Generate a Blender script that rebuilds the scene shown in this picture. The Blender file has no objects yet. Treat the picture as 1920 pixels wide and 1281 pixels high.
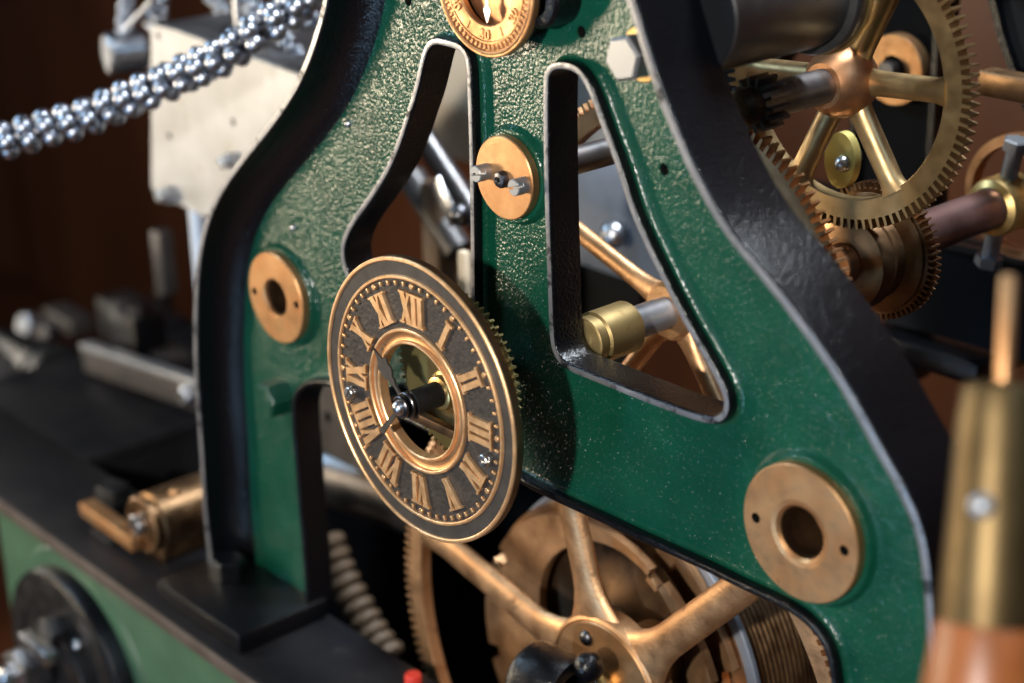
import bpy, bmesh, math, random
from mathutils import Vector, Matrix
random.seed(7)
S = 0.001                                   # everything below is written in millimetres
scn = bpy.context.scene
COL = scn.collection
PI = math.pi

# ------------------------------------------------------------------ camera
CR = ((0.66524552, 0.74637802, -0.01918981),      # right
      (0.26755166, -0.26230599, -0.92715245),     # down
      (-0.69703981, 0.61164975, -0.37419257))     # forward
CC = (679.76064954, -528.44657458, 380.04821488)
CF = 3312.3093
cam = bpy.data.cameras.new('camera')
cam.sensor_width = 36.0
cam.lens = CF / 1920 * 36
cam.clip_start, cam.clip_end = 0.02, 20
cam.dof.use_dof = True
cam.dof.focus_distance = 0.942
cam.dof.aperture_fstop = 4.0
co = bpy.data.objects.new('camera', cam)
COL.objects.link(co)
M = Matrix(((CR[0][0], -CR[1][0], -CR[2][0], CC[0] * S),
            (CR[0][1], -CR[1][1], -CR[2][1], CC[1] * S),
            (CR[0][2], -CR[1][2], -CR[2][2], CC[2] * S),
            (0, 0, 0, 1)))
co.matrix_world = M
scn.camera = co

# ------------------------------------------------------------------ light
w = bpy.data.worlds.new('World')
scn.world = w
w.use_nodes = True
w.node_tree.nodes['Background'].inputs[0].default_value = (0.40, 0.62, 1.0, 1)
w.node_tree.nodes['Background'].inputs[1].default_value = 0.03

def area(name, loc, aim, size, power, color, size_y=None, spread=None):
    l = bpy.data.lights.new(name, 'AREA')
    l.energy, l.color, l.size = power, color, size * S
    if size_y:
        l.shape = 'RECTANGLE'; l.size_y = size_y * S
    if spread: l.spread = math.radians(spread)
    o = bpy.data.objects.new(name, l)
    COL.objects.link(o)
    o.location = Vector(loc) * S
    o.rotation_euler = (Vector(aim) - Vector(loc)).to_track_quat('-Z', 'Y').to_euler()
    return o
area('window_light_warm', (-1150, -800, 40), (-60, 66, 40), 170, 13, (1.0, 0.82, 0.58), 400)
area('window_light_front', (600, -1250, 500), (0, 66, 30), 70, 24, (1.0, 0.95, 0.88))
area('window_light_cool', (-150, -1300, -330), (150, 66, 50), 110, 5, (0.42, 0.68, 1.0), 420)
area('window_light_left', (-1480, -120, -60), (-100, 66, 60), 120, 4, (1.0, 0.90, 0.76), 460)
area('window_light_high', (-1080, -480, 800), (-60, 40, -60), 150, 6.5, (0.52, 0.76, 1.0))
area('window_light_side', (1000, -150, 1000), (100, 100, 50), 260, 2.6, (0.50, 0.72, 1.0))
area('fill_light_rear', (100, 420, 1050), (0, 200, 40), 240, 3.6, (0.84, 0.92, 1.0), None, 62)  # overhead fill added to brighten the parts behind the frame
scn.view_settings.view_transform = 'Standard'
scn.view_settings.look = 'None'
scn.view_settings.exposure = 0
scn.view_settings.gamma = 1
scn.cycles.use_denoising = True
scn.cycles.max_bounces = 8

# ------------------------------------------------------------------ helpers
def at(px, py, Y=None, X=None, Z=None):
    """point of the place seen at a pixel of the photograph, on a known plane"""
    a, b = (px - 960) / CF, (py - 640.5) / CF
    r = [CR[0][i] * a + CR[1][i] * b + CR[2][i] for i in range(3)]
    i, v = (0, X) if X is not None else (1, Y) if Y is not None else (2, Z)
    t = (v - CC[i]) / r[i]
    return Vector([CC[k] + r[k] * t for k in range(3)])

def ray(px, py, d):
    a, b = (px - 960) / CF, (py - 640.5) / CF
    return Vector([CC[i] + d * (CR[0][i] * a + CR[1][i] * b + CR[2][i]) for i in range(3)])

MATS = {}
def mat(name, base, metal=0.0, rough=0.4, coat=0.0, bump=None, var=None, spec=0.5, stain=None, rvar=None, coatr=0.14, grad=None):
    m = bpy.data.materials.new(name); m.use_nodes = True
    nt = m.node_tree; N = nt.nodes; L = nt.links
    b = N['Principled BSDF']
    b.inputs['Base Color'].default_value = (*base, 1)
    b.inputs['Metallic'].default_value = metal
    b.inputs['Roughness'].default_value = rough
    b.inputs['Specular IOR Level'].default_value = spec
    b.inputs['Coat Weight'].default_value = coat
    b.inputs['Coat Roughness'].default_value = coatr
    tc = N.new('ShaderNodeTexCoord')
    def noise(scale, detail=4, rg=0.55):
        n = N.new('ShaderNodeTexNoise'); n.inputs['Scale'].default_value = scale
        n.inputs['Detail'].default_value = detail; n.inputs['Roughness'].default_value = rg
        L.new(tc.outputs['Object'], n.inputs['Vector']); return n
    def ramp(src, p0, c0, p1, c1):
        r = N.new('ShaderNodeValToRGB'); e = r.color_ramp.elements
        e[0].position, e[0].color = p0, c0; e[1].position, e[1].color = p1, c1
        L.new(src, r.inputs[0]); return r
    colour = None
    if var:                                    # (second colour, scale)
        n = noise(var[1], 5)
        r = ramp(n.outputs['Fac'], 0.38, (*base, 1), 0.66, (*var[0], 1))
        colour = r.outputs[0]
    if stain:                                  # (colour, scale, threshold)
        n = noise(stain[1], 6, 0.65)
        r = ramp(n.outputs['Fac'], stain[2], (0, 0, 0, 1), stain[2] + 0.09, (1, 1, 1, 1))
        mx = N.new('ShaderNodeMix'); mx.data_type = 'RGBA'
        L.new(r.outputs[0], mx.inputs[0])
        if colour: L.new(colour, mx.inputs[6])
        else: mx.inputs[6].default_value = (*base, 1)
        mx.inputs[7].default_value = (*stain[0], 1)
        colour = mx.outputs[2]
    if colour: L.new(colour, b.inputs['Base Color'])
    if rvar:                                   # (low, high, scale)
        n = noise(rvar[2], 5)
        mr = N.new('ShaderNodeMapRange')
        mr.inputs[1].default_value, mr.inputs[2].default_value = 0.3, 0.7
        mr.inputs[3].default_value, mr.inputs[4].default_value = rvar[0], rvar[1]
        L.new(n.outputs['Fac'], mr.inputs[0]); L.new(mr.outputs[0], b.inputs['Roughness'])
    if bump:                                   # list of (kind, scale, strength, distance mm)
        prev = None
        for kind, sc, st, dist, *wide in bump:
            if kind == 'v':
                n = N.new('ShaderNodeTexVoronoi'); n.feature = 'SMOOTH_F1'
                n.inputs['Scale'].default_value = sc
                dn = noise(sc * 0.9, 2)
                mx = N.new('ShaderNodeMix'); mx.data_type = 'VECTOR'
                mx.inputs[0].default_value = 0.0018
                vm = N.new('ShaderNodeVectorMath'); vm.operation = 'MULTIPLY_ADD'
                vm.inputs[1].default_value = (0.9 / sc,) * 3
                L.new(dn.outputs['Color'], vm.inputs[0]); L.new(tc.outputs['Object'], vm.inputs[2])
                L.new(vm.outputs[0], n.inputs['Vector'])
                src = n.outputs['Distance']
            elif kind == 'w':                      # turning marks
                n = N.new('ShaderNodeTexWave'); n.wave_type = 'RINGS'; n.rings_direction = 'Y'
                n.inputs['Scale'].default_value = sc; n.inputs['Distortion'].default_value = 1.5; n.inputs['Detail'].default_value = 3
                L.new(tc.outputs['Object'], n.inputs['Vector']); src = n.outputs['Fac']
            elif kind in 'dg':                      # sparse grains under the paint
                n = N.new('ShaderNodeTexVoronoi'); n.inputs['Scale'].default_value = sc
                L.new(tc.outputs['Object'], n.inputs['Vector'])
                mr = N.new('ShaderNodeMapRange'); mr.interpolation_type = 'SMOOTHSTEP'
                mr.inputs[1].default_value, mr.inputs[2].default_value = (wide or [0.26])[0], 0.0
                L.new(n.outputs['Distance'], mr.inputs[0]); src = mr.outputs[0]
            else:
                n = noise(sc, 3); src = n.outputs['Fac']
            bp = N.new('ShaderNodeBump'); bp.inputs['Strength'].default_value = st
            bp.inputs['Distance'].default_value = dist * S
            L.new(src, bp.inputs['Height'])
            if kind == 'g' and grad:               # the casting is rougher at one side than at the other
                sx = N.new('ShaderNodeSeparateXYZ'); L.new(tc.outputs['Object'], sx.inputs[0])
                g = N.new('ShaderNodeMapRange'); g.inputs[1].default_value, g.inputs[2].default_value, g.inputs[3].default_value, g.inputs[4].default_value = grad
                L.new(sx.outputs[0], g.inputs[0]); L.new(g.outputs[0], bp.inputs['Strength'])
            if prev: L.new(prev.outputs[0], bp.inputs['Normal'])
            prev = bp
        L.new(prev.outputs[0], b.inputs['Normal'])
        if coat: L.new(prev.outputs[0], b.inputs['Coat Normal'])
    MATS[name] = m
    return m

mat('green_paint', (0.0014, 0.048, 0.027), rough=0.5, coat=1.0, spec=0.08, coatr=0.15, var=((0.0028, 0.064, 0.036), 25), grad=(-0.06, 0.08, 1.0, 0.20), bump=[('n', 70, 0.35, 1.0), ('n', 420, 1.0, 0.42), ('g', 500, 1.0, 0.29, 0.80), ('d', 340, 1.0, 0.36, 0.25), ('d', 760, 1.0, 0.20, 0.26)])
mat('green_plain', (0.046, 0.105, 0.060), rough=0.45, spec=0.45, var=((0.036, 0.085, 0.05), 30), stain=((0.02, 0.04, 0.028), 50, 0.70), bump=[('n', 300, 0.3, 0.4)])
mat('black_paint', (0.0022, 0.0025, 0.0036), rough=0.42, coat=0.65, coatr=0.12, spec=0.10, bump=[('n', 120, 0.4, 0.8), ('n', 560, 1.0, 0.5), ('n', 1300, 0.6, 0.2)])
mat('edge_gleam', (0.24, 0.24, 0.255), metal=0.55, rough=0.28, stain=((0.014, 0.014, 0.016), 75, 0.56), rvar=(0.22, 0.5, 60), bump=[('n', 300, 0.5, 0.4)])  # pale metal colour that paints the gloss highlight on the rim edges
mat('black_iron', (0.008, 0.008, 0.009), rough=0.42, spec=0.5, rvar=(0.3, 0.6, 60), bump=[('n', 350, 0.5, 0.3)])
mat('bronze_cast', (0.62, 0.365, 0.19), metal=0.9, rough=0.44, var=((0.48, 0.26, 0.125), 45), stain=((0.24, 0.13, 0.07), 70, 0.62), rvar=(0.36, 0.56, 80), bump=[('n', 500, 0.55, 0.35)])
mat('bronze_turned', (0.57, 0.325, 0.155), metal=0.85, rough=0.42, var=((0.46, 0.225, 0.095), 60), stain=((0.26, 0.12, 0.05), 130, 0.64), rvar=(0.34, 0.52, 120), bump=[('w', 260, 0.25, 0.06), ('n', 1600, 0.35, 0.1), ('n', 240, 0.3, 0.2)])
mat('bronze_dark', (0.28, 0.165, 0.085), metal=1, rough=0.42, var=((0.18, 0.10, 0.05), 70), rvar=(0.3, 0.55, 100), bump=[('n', 700, 0.3, 0.2)])
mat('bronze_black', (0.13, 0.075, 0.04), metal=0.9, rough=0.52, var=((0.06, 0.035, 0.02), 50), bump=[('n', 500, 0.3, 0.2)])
mat('gear_olive', (0.40, 0.28, 0.14), metal=0.9, rough=0.42, var=((0.30, 0.20, 0.095), 60), rvar=(0.34, 0.5, 90), bump=[('n', 700, 0.3, 0.2)])
mat('brass', (0.66, 0.46, 0.19), metal=0.95, rough=0.34, var=((0.52, 0.34, 0.12), 70), rvar=(0.28, 0.44, 90), bump=[('n', 900, 0.2, 0.12)])
mat('brass_aged', (0.135, 0.092, 0.04), metal=0.85, rough=0.46, var=((0.095, 0.062, 0.026), 40), stain=((0.10, 0.06, 0.025), 60, 0.64), bump=[('n', 600, 0.2, 0.15)])
mat('brass_soft', (0.36, 0.27, 0.12), metal=0.85, rough=0.44, var=((0.27, 0.19, 0.08), 40), stain=((0.16, 0.10, 0.04), 60, 0.64), bump=[('n', 900, 0.2, 0.12)])
mat('brass_pale', (0.74, 0.62, 0.22), metal=0.7, rough=0.42, var=((0.64, 0.52, 0.15), 60), bump=[('n', 800, 0.2, 0.12)])
mat('brass_olive', (0.36, 0.30, 0.12), metal=0.75, rough=0.42, var=((0.28, 0.22, 0.08), 60))
mat('copper', (0.62, 0.33, 0.17), metal=0.95, rough=0.36, var=((0.48, 0.23, 0.11), 50), rvar=(0.28, 0.48, 70), bump=[('n', 500, 0.3, 0.2)])
mat('copper_mauve', (0.34, 0.20, 0.18), metal=0.9, rough=0.38, var=((0.24, 0.13, 0.115), 40), bump=[('n', 400, 0.3, 0.2)])
mat('dial_field', (0.050, 0.042, 0.037), metal=0.4, rough=0.52, var=((0.030, 0.026, 0.024), 160), rvar=(0.42, 0.62, 200), bump=[('n', 420, 0.7, 0.55), ('n', 1800, 0.3, 0.15)])
mat('dial_band', (0.070, 0.062, 0.056), metal=0.5, rough=0.48, var=((0.048, 0.043, 0.039), 120), bump=[('n', 900, 0.25, 0.15)])
mat('dial_brass', (0.84, 0.53, 0.28), metal=0.8, rough=0.42, var=((0.72, 0.42, 0.20), 130), rvar=(0.34, 0.5, 200), bump=[('n', 1500, 0.25, 0.1)])
mat('dial_side', (0.20, 0.13, 0.075), metal=0.9, rough=0.42, var=((0.13, 0.085, 0.05), 90), bump=[('n', 900, 0.25, 0.15)])
mat('steel', (0.52, 0.53, 0.56), metal=1, rough=0.30, rvar=(0.24, 0.38, 150), bump=[('n', 1200, 0.12, 0.06)])
mat('steel_dark', (0.12, 0.12, 0.13), metal=1, rough=0.30, rvar=(0.22, 0.42, 90), bump=[('n', 900, 0.2, 0.1)])
mat('steel_tube', (0.15, 0.15, 0.155), metal=0.9, rough=0.35, var=((0.13, 0.115, 0.11), 40), stain=((0.12, 0.07, 0.045), 60, 0.62), rvar=(0.28, 0.48, 50), bump=[('n', 700, 0.2, 0.12)])
mat('rod_white', (0.62, 0.70, 0.82), metal=0.3, rough=0.35)
mat('zinc', (0.34, 0.35, 0.37), metal=0.85, rough=0.40, bump=[('n', 800, 0.12, 0.06)])
mat('bead_steel', (0.44, 0.47, 0.53), metal=1, rough=0.34)
mat('plate_steel', (0.44, 0.43, 0.42), metal=0.35, rough=0.45, var=((0.37, 0.36, 0.34), 30), stain=((0.33, 0.27, 0.21), 38, 0.60), bump=[('n', 300, 0.15, 0.15)])
mat('grey_iron', (0.15, 0.14, 0.14), metal=0.5, rough=0.42, var=((0.09, 0.085, 0.085), 40), bump=[('n', 300, 0.2, 0.2)])
mat('steel_grey', (0.30, 0.31, 0.33), metal=0.6, rough=0.4)
mat('dark_iron', (0.045, 0.042, 0.042), metal=0.4, rough=0.42, var=((0.075, 0.065, 0.06), 30))
mat('base_top', (0.0065, 0.0068, 0.009), rough=0.5, spec=0.12, var=((0.012, 0.0115, 0.0125), 18), stain=((0.028, 0.026, 0.026), 40, 0.64), bump=[('n', 200, 0.3, 0.4)])
mat('base_edge', (0.13, 0.105, 0.09), metal=0.3, rough=0.42, var=((0.09, 0.07, 0.06), 30), bump=[('n', 250, 0.3, 0.3)])
mat('rear_black', (0.006, 0.007, 0.009), rough=0.75, spec=0.12)
mat('grey_blue', (0.26, 0.29, 0.34), metal=0.3, rough=0.5, var=((0.18, 0.20, 0.24), 20))
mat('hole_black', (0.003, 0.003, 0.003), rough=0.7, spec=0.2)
mat('rope_tan', (0.15, 0.095, 0.055), metal=0.0, rough=0.6, bump=[('n', 300, 0.4, 0.4)])
mat('dull_brown', (0.06, 0.035, 0.02), rough=0.6)
mat('red_plastic', (0.60, 0.035, 0.02), rough=0.4)
mat('cream', (0.74, 0.62, 0.46), rough=0.5, var=((0.62, 0.50, 0.36), 15))

def wood(name, c0, c1, sc, rough=0.4):
    m = bpy.data.materials.new(name); m.use_nodes = True
    nt = m.node_tree; N = nt.nodes; L = nt.links; b = N['Principled BSDF']
    tc = N.new('ShaderNodeTexCoord'); mp = N.new('ShaderNodeMapping')
    mp.inputs['Scale'].default_value = (1, 1, 0.3)
    n = N.new('ShaderNodeTexNoise'); n.inputs['Scale'].default_value = sc; n.inputs['Detail'].default_value = 5
    n.inputs['Distortion'].default_value = 0.6
    r = N.new('ShaderNodeValToRGB'); e = r.color_ramp.elements
    e[0].position, e[0].color = 0.32, (*c0, 1); e[1].position, e[1].color = 0.7, (*c1, 1)
    L.new(tc.outputs['Object'], mp.inputs[0]); L.new(mp.outputs[0], n.inputs['Vector'])
    L.new(n.outputs['Fac'], r.inputs[0]); L.new(r.outputs[0], b.inputs['Base Color'])
    b.inputs['Roughness'].default_value = rough
    MATS[name] = m
wood('wall_wood', (0.10, 0.032, 0.013), (0.25, 0.085, 0.032), 3.2)
wood('handle_wood', (0.21, 0.062, 0.014), (0.33, 0.105, 0.026), 90, 0.4)

def thing(name, loc, label, cat, group=None):
    o = bpy.data.objects.new(name, None); COL.objects.link(o)
    o.empty_display_size = 0.01
    o.location = Vector(loc) * S
    o['label'] = label; o['category'] = cat
    if group: o['group'] = group
    return o

class MB:
    """collects vertices and faces in millimetres"""
    def __init__(s): s.v = []; s.f = []
    def add(s, vs, fs):
        k = len(s.v); s.v += [tuple(q) for q in vs]; s.f += [tuple(i + k for i in q) for q in fs]
        return s
    def build(s, name, m, parent=None, smooth=True, angle=35, label=None):
        me = bpy.data.meshes.new(name)
        me.from_pydata([(x * S, y * S, z * S) for x, y, z in s.v], [], s.f)
        bm = bmesh.new(); bm.from_mesh(me)
        bmesh.ops.recalc_face_normals(bm, faces=bm.faces)
        bm.to_mesh(me); bm.free()
        me.materials.append(MATS[m])
        if smooth:
            me.polygons.foreach_set('use_smooth', [True] * len(me.polygons))
            me.set_sharp_from_angle(angle=math.radians(angle))
        o = bpy.data.objects.new(name, me); COL.objects.link(o)
        if parent:
            o.parent = parent
            loc = Vector((0, 0, 0)); q = parent
            while q: loc += q.location; q = q.parent
            o.location = -loc                      # meshes are written in world millimetres
            me.transform(Matrix.Translation(o.location)); o.location = (0, 0, 0)
        if label: o['label'] = label
        return o

def frame_of(d):
    d = Vector(d).normalized()
    u = d.orthogonal().normalized() if abs(d.z) > 0.95 else Vector((0, 0, 1)).cross(d).normalized()
    return d, u, d.cross(u)

def lathe(mb, prof, o, d=(0, 1, 0), n=48, caps=True, flat=None):
    """profile (radius, distance along d) turned about the axis through o"""
    o = Vector(o); d, u, v = frame_of(d)
    vs, fs = [], []
    for r, t in prof:
        for k in range(n):
            a = 2 * PI * k / n
            vs.append(o + d * t + (u * math.cos(a) + v * math.sin(a)) * max(r, 1e-3))
    for i in range(len(prof) - 1):
        for k in range(n):
            k2 = (k + 1) % n
            fs.append((i * n + k, i * n + k2, (i + 1) * n + k2, (i + 1) * n + k))
    if caps:
        if prof[0][0] > 1e-2: fs.append(tuple(range(n - 1, -1, -1)))
        if prof[-1][0] > 1e-2: fs.append(tuple((len(prof) - 1) * n + k for k in range(n)))
    mb.add(vs, fs); return mb

def rod(mb, o, d, r, t0, t1, b=0.8, n=32):
    return lathe(mb, [(r - b, t0), (r, t0 + b), (r, t1 - b), (r - b, t1)], o, d, n)

def washer(mb, o, d, ri, ro, t0, t1, b=0.6, n=64):
    return lathe(mb, [(ri, t1 - b), (ri, t0 + b), (ri + b, t0), (ro - b, t0), (ro, t0 + b), (ro, t1 - b), (ro - b, t1), (ri + b, t1), (ri, t1 - b)], o, d, n, caps=False)

def box(mb, c, sx, sy, sz, b=0.8, rot=None):
    """bevelled block: centre, full sizes"""
    c = Vector(c); hx, hy, hz = sx / 2, sy / 2, sz / 2
    b = min(b, hx * .9, hy * .9, hz * .9)
    bm = bmesh.new(); bmesh.ops.create_cube(bm, size=1)
    for v in bm.verts: v.co = Vector((v.co.x * sx, v.co.y * sy, v.co.z * sz))
    bmesh.ops.bevel(bm, geom=list(bm.edges), offset=b, segments=2, affect='EDGES', profile=0.5)
    bm.verts.index_update()
    R3 = rot if rot else Matrix.Identity(3)
    mb.add([c + R3 @ v.co for v in bm.verts], [[v.index for v in f.verts] for f in bm.faces]); bm.free()
    return mb

def hexhead(mb, o, d, r, h, turn=0, dome=0.0):
    o = Vector(o); d, u, v = frame_of(d)
    vs, fs = [], []
    rings = [(r, 0), (r, h - r * .12), (r * .86, h)]
    for rr, t in rings:
        for k in range(6):
            a = PI / 3 * k + turn
            vs.append(o + d * t + (u * math.cos(a) + v * math.sin(a)) * rr)
    for i in range(2):
        for k in range(6):
            k2 = (k + 1) % 6; fs.append((i * 6 + k, i * 6 + k2, i * 6 + 6 + k2, i * 6 + 6 + k))
    fs.append(tuple(range(5, -1, -1))); fs.append(tuple(range(12, 18)))
    mb.add(vs, fs); return mb

def tube(mb, pts, r, n=12, caps=True):
    pts = [Vector(p) for p in pts]; vs, fs = [], []
    prev = None
    for i, p in enumerate(pts):
        t = (pts[min(i + 1, len(pts) - 1)] - pts[max(i - 1, 0)]).normalized()
        u = t.orthogonal() if prev is None else prev - t * prev.dot(t)
        u.normalize(); prev = u; v = t.cross(u)
        rr = r[i] if isinstance(r, (list, tuple)) else r
        for k in range(n):
            a = 2 * PI * k / n; vs.append(p + (u * math.cos(a) + v * math.sin(a)) * rr)
    for i in range(len(pts) - 1):
        for k in range(n):
            k2 = (k + 1) % n; fs.append((i * n + k, i * n + k2, i * n + n + k2, i * n + n + k))
    if caps:
        fs.append(tuple(range(n - 1, -1, -1))); fs.append(tuple((len(pts) - 1) * n + k for k in range(n)))
    mb.add(vs, fs); return mb

def chaikin(P, it=3, closed=True):
    P = [Vector(p) for p in P]
    for _ in range(it):
        Q = []; n = len(P)
        if not closed: Q.append(P[0])
        for i in range(n if closed else n - 1):
            a, b = P[i], P[(i + 1) % n]
            Q += [a * .75 + b * .25, a * .25 + b * .75]
        if not closed: Q.append(P[-1])
        P = Q
    return P

def resample(P, step, closed=True):
    P = list(P) + ([P[0]] if closed else [])
    out = [P[0].copy()]; acc = 0
    for a, b in zip(P[:-1], P[1:]):
        L = (b - a).length
        while acc + L >= step:
            t = (step - acc) / L; a = a.lerp(b, t); out.append(a.copy()); L = (b - a).length; acc = 0
        acc += L
    if closed:
        if (out[-1] - out[0]).length < step * .5: out.pop()
    else: out.append(P[-1].copy())
    return out

def normals2(P, closed):
    n = len(P); out = []
    for i in range(n):
        a = P[(i - 1) % n] if closed or i > 0 else P[i]
        b = P[(i + 1) % n] if closed or i < n - 1 else P[i]
        t = (b - a).normalized(); out.append(Vector((t.y, -t.x)))
    return out

def area2(P):
    return sum(P[i].x * P[(i + 1) % len(P)].y - P[(i + 1) % len(P)].x * P[i].y for i in range(len(P))) / 2

def sweep(mb, P, prof, closed=True, side=1):
    """profile (offset along the outward side of the outline, y) carried along an x-z outline"""
    N = normals2(P, closed)
    sgn = side * (1 if (not closed or area2(P) > 0) else -1)
    m = len(prof); vs, fs = [], []
    for p, q in zip(P, N):
        for a, y in prof:
            vs.append((p.x + q.x * a * sgn, y, p.y + q.y * a * sgn))
    n = len(P)
    for i in range(n if closed else n - 1):
        j = (i + 1) % n
        for k in range(m - 1):
            fs.append((i * m + k, j * m + k, j * m + k + 1, i * m + k + 1))
    mb.add(vs, fs); return mb

def offset2(P, a, closed=True, side=1):
    N = normals2(P, closed); sgn = side * (1 if (not closed or area2(P) > 0) else -1)
    return [p + q * a * sgn for p, q in zip(P, N)]

def sheet(mb, outer, holes, y0, y1=None):
    """flat plate in the x-z plane with holes; front at y0, back at y1"""
    def fill(y):
        bm = bmesh.new()
        for loop in [outer] + holes:
            vv = [bm.verts.new((p.x, y, p.y)) for p in loop]
            for i in range(len(vv)): bm.edges.new((vv[i], vv[(i + 1) % len(vv)]))
        bmesh.ops.triangle_fill(bm, edges=list(bm.edges), use_beauty=True)
        bm.verts.index_update()
        mb.add([v.co.copy() for v in bm.verts], [[v.index for v in f.verts] for f in bm.faces]); bm.free()
    fill(y0)
    if y1 is not None:
        fill(y1)
        for loop in [outer] + holes:
            n = len(loop)
            mb.add([(p.x, y0, p.y) for p in loop] + [(p.x, y1, p.y) for p in loop],
                   [(i, (i + 1) % n, n + (i + 1) % n, n + i) for i in range(n)])
    return mb

def circle2(c, r, n=32):
    return [Vector((c[0] + r * math.cos(2 * PI * k / n), c[1] + r * math.sin(2 * PI * k / n))) for k in range(n)]

def gear_ring(mb, c, y0, y1, ri, rr, rt, n, duty=0.46, taper=0.6, ch=0.6, phase=0):
    cx, cz = c; out = []
    pitch = 2 * PI / n
    for k in range(n):
        a = k * pitch + phase
        out += [(rr, a - pitch * .5 * (1 - 0) + pitch * (1 - duty) / 2), (rt, a - pitch * duty * taper / 2 + 0), (rt, a + pitch * duty * taper / 2), (rr, a + pitch * .5 - pitch * (1 - duty) / 2)]
    m = len(out)
    def ring(f, y): return [(cx + f(r) * math.cos(a), y, cz + f(r) * math.sin(a)) for r, a in out]
    rings = [ring(lambda r: ri, y1 - ch), ring(lambda r: ri, y0 + ch), ring(lambda r: ri + ch, y0), ring(lambda r: r, y0), ring(lambda r: r, y1), ring(lambda r: ri + ch, y1)]
    vs = [p for q in rings for p in q]; fs = []
    K = len(rings)
    for i in range(K):
        i2 = (i + 1) % K
        for k in range(m):
            k2 = (k + 1) % m; fs.append((i * m + k, i * m + k2, i2 * m + k2, i2 * m + k))
    mb.add(vs, fs); return mb

def spoke(mb, c, y, ang, r0, r1, w0, w1, dep, flare0=1.6, flare1=1.5, n=16):
    """oval arm from the hub to the rim, wider where it meets both"""
    cx, cz = c; R = Vector((math.cos(ang), 0, math.sin(ang))); T = Vector((-math.sin(ang), 0, math.cos(ang)))
    vs, fs = [], []; st = 14
    for i in range(st + 1):
        s = i / st; r = r0 + (r1 - r0) * s
        wd = w0 + (w1 - w0) * s
        wd *= 1 + (flare0 - 1) * max(0, 1 - s / .22) ** 2 + (flare1 - 1) * max(0, 1 - (1 - s) / .16) ** 2
        for k in range(n):
            a = 2 * PI * k / n
            vs.append(Vector((cx, y, cz)) + R * r + T * (wd / 2 * math.cos(a)) + Vector((0, dep / 2 * math.sin(a), 0)))
    for i in range(st):
        for k in range(n):
            k2 = (k + 1) % n; fs.append((i * n + k, i * n + k2, i * n + n + k2, i * n + n + k))
    fs.append(tuple(range(n))); fs.append(tuple(st * n + k for k in range(n)))
    mb.add(vs, fs); return mb

def dup(o, loc=None, parent=None):
    c = o.copy(); COL.objects.link(c)
    if parent: c.parent = parent
    if loc is not None: c.location = loc
    return c

def slotted(parent, c, r, h, d=(0, -1, 0), turn=0.6, m='steel', name='screw', shank=0, label=None):
    """slotted screw head as one mesh: two half discs with a real slot between them; c is the seat"""
    c = Vector(c); d, u, v = frame_of(d)
    mb = MB(); n = 14; sw = r * .16; sd = h * .45
    rod(mb, c, d, r, -shank, h - sd, b=r * .04, n=28)
    cu = u * math.cos(turn) + v * math.sin(turn); cv = d.cross(cu)
    for s in (1, -1):
        a0 = math.asin(sw / r)
        pl = [(r * math.cos(a0 + (PI - 2 * a0) * k / n), s * r * math.sin(a0 + (PI - 2 * a0) * k / n)) for k in range(n + 1)]
        m_ = len(pl); vs = []
        for t, k_ in ((h - sd, 1), (h - r * .12, 1), (h, .88)):
            for x, y in pl: vs.append(c + d * t + cu * x * k_ + cv * (s * sw + (y - s * sw) * k_))
        fs = []
        for i in range(2):
            for k in range(m_):
                k2 = (k + 1) % m_; fs.append((i * m_ + k, i * m_ + k2, i * m_ + m_ + k2, i * m_ + m_ + k))
        fs.append(tuple(2 * m_ + k for k in range(m_)))
        mb.add(vs, fs)
    return mb.build(name, m, parent, label=label)

def dome(mb, o, d, r, h, n=28):
    return lathe(mb, [(r * math.cos(a), h * math.sin(a)) for a in [PI / 2 * k / 8 for k in range(9)]], o, d, n)

V2 = lambda p: Vector((p.x, p.z))
def trace(pts, Y): return [V2(at(x, y, Y=Y)) for x, y in pts]

# ================================================================== THE CAST FRAME
WEB, FRONT, BACK, OUT = 66.0, 58.5, 79.0, 39.0
frame = thing('clock_trestle', (9, 66, -250), 'large cast iron clock frame, hammered green paint with raised black rims, two windows', 'clock frame')

left_px = [(604, 0), (590.6, 50), (570.5, 111), (543.6, 168), (496.6, 235), (449.7, 292), (409, 349), (382.5, 409), (369, 470), (363, 530), (361, 600), (361.5, 665), (364, 732), (370, 799), (374, 860), (379, 952), (386, 1012), (390, 1059)]
right_px = [(1190.6, 0), (1215, 81), (1237, 154), (1266, 227), (1297, 300), (1333, 370), (1370, 430), (1420, 490), (1464, 543), (1513, 608), (1558, 672), (1598, 735), (1652, 835), (1690, 900), (1722, 965), (1744, 1035)]
Lo = trace(left_px, OUT); Ro = trace(right_px, OUT)
Lo = [Vector((-94, 330)), Vector((-99, 290)), Vector((-105, 250)), Vector((-112, 220))] + Lo + [Vector((-303.5, -238))]
Ro = [Vector((96, 330)), Vector((100, 295)), Vector((106, 265)), Vector((113, 243))] + Ro + [Vector((305, -20)), Vector((311, -80)), Vector((314, -140)), Vector((316, -238))]
Lo = resample(chaikin(Lo, 3, False), 4, False); Ro = resample(chaikin(Ro, 3, False), 4, False)

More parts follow.
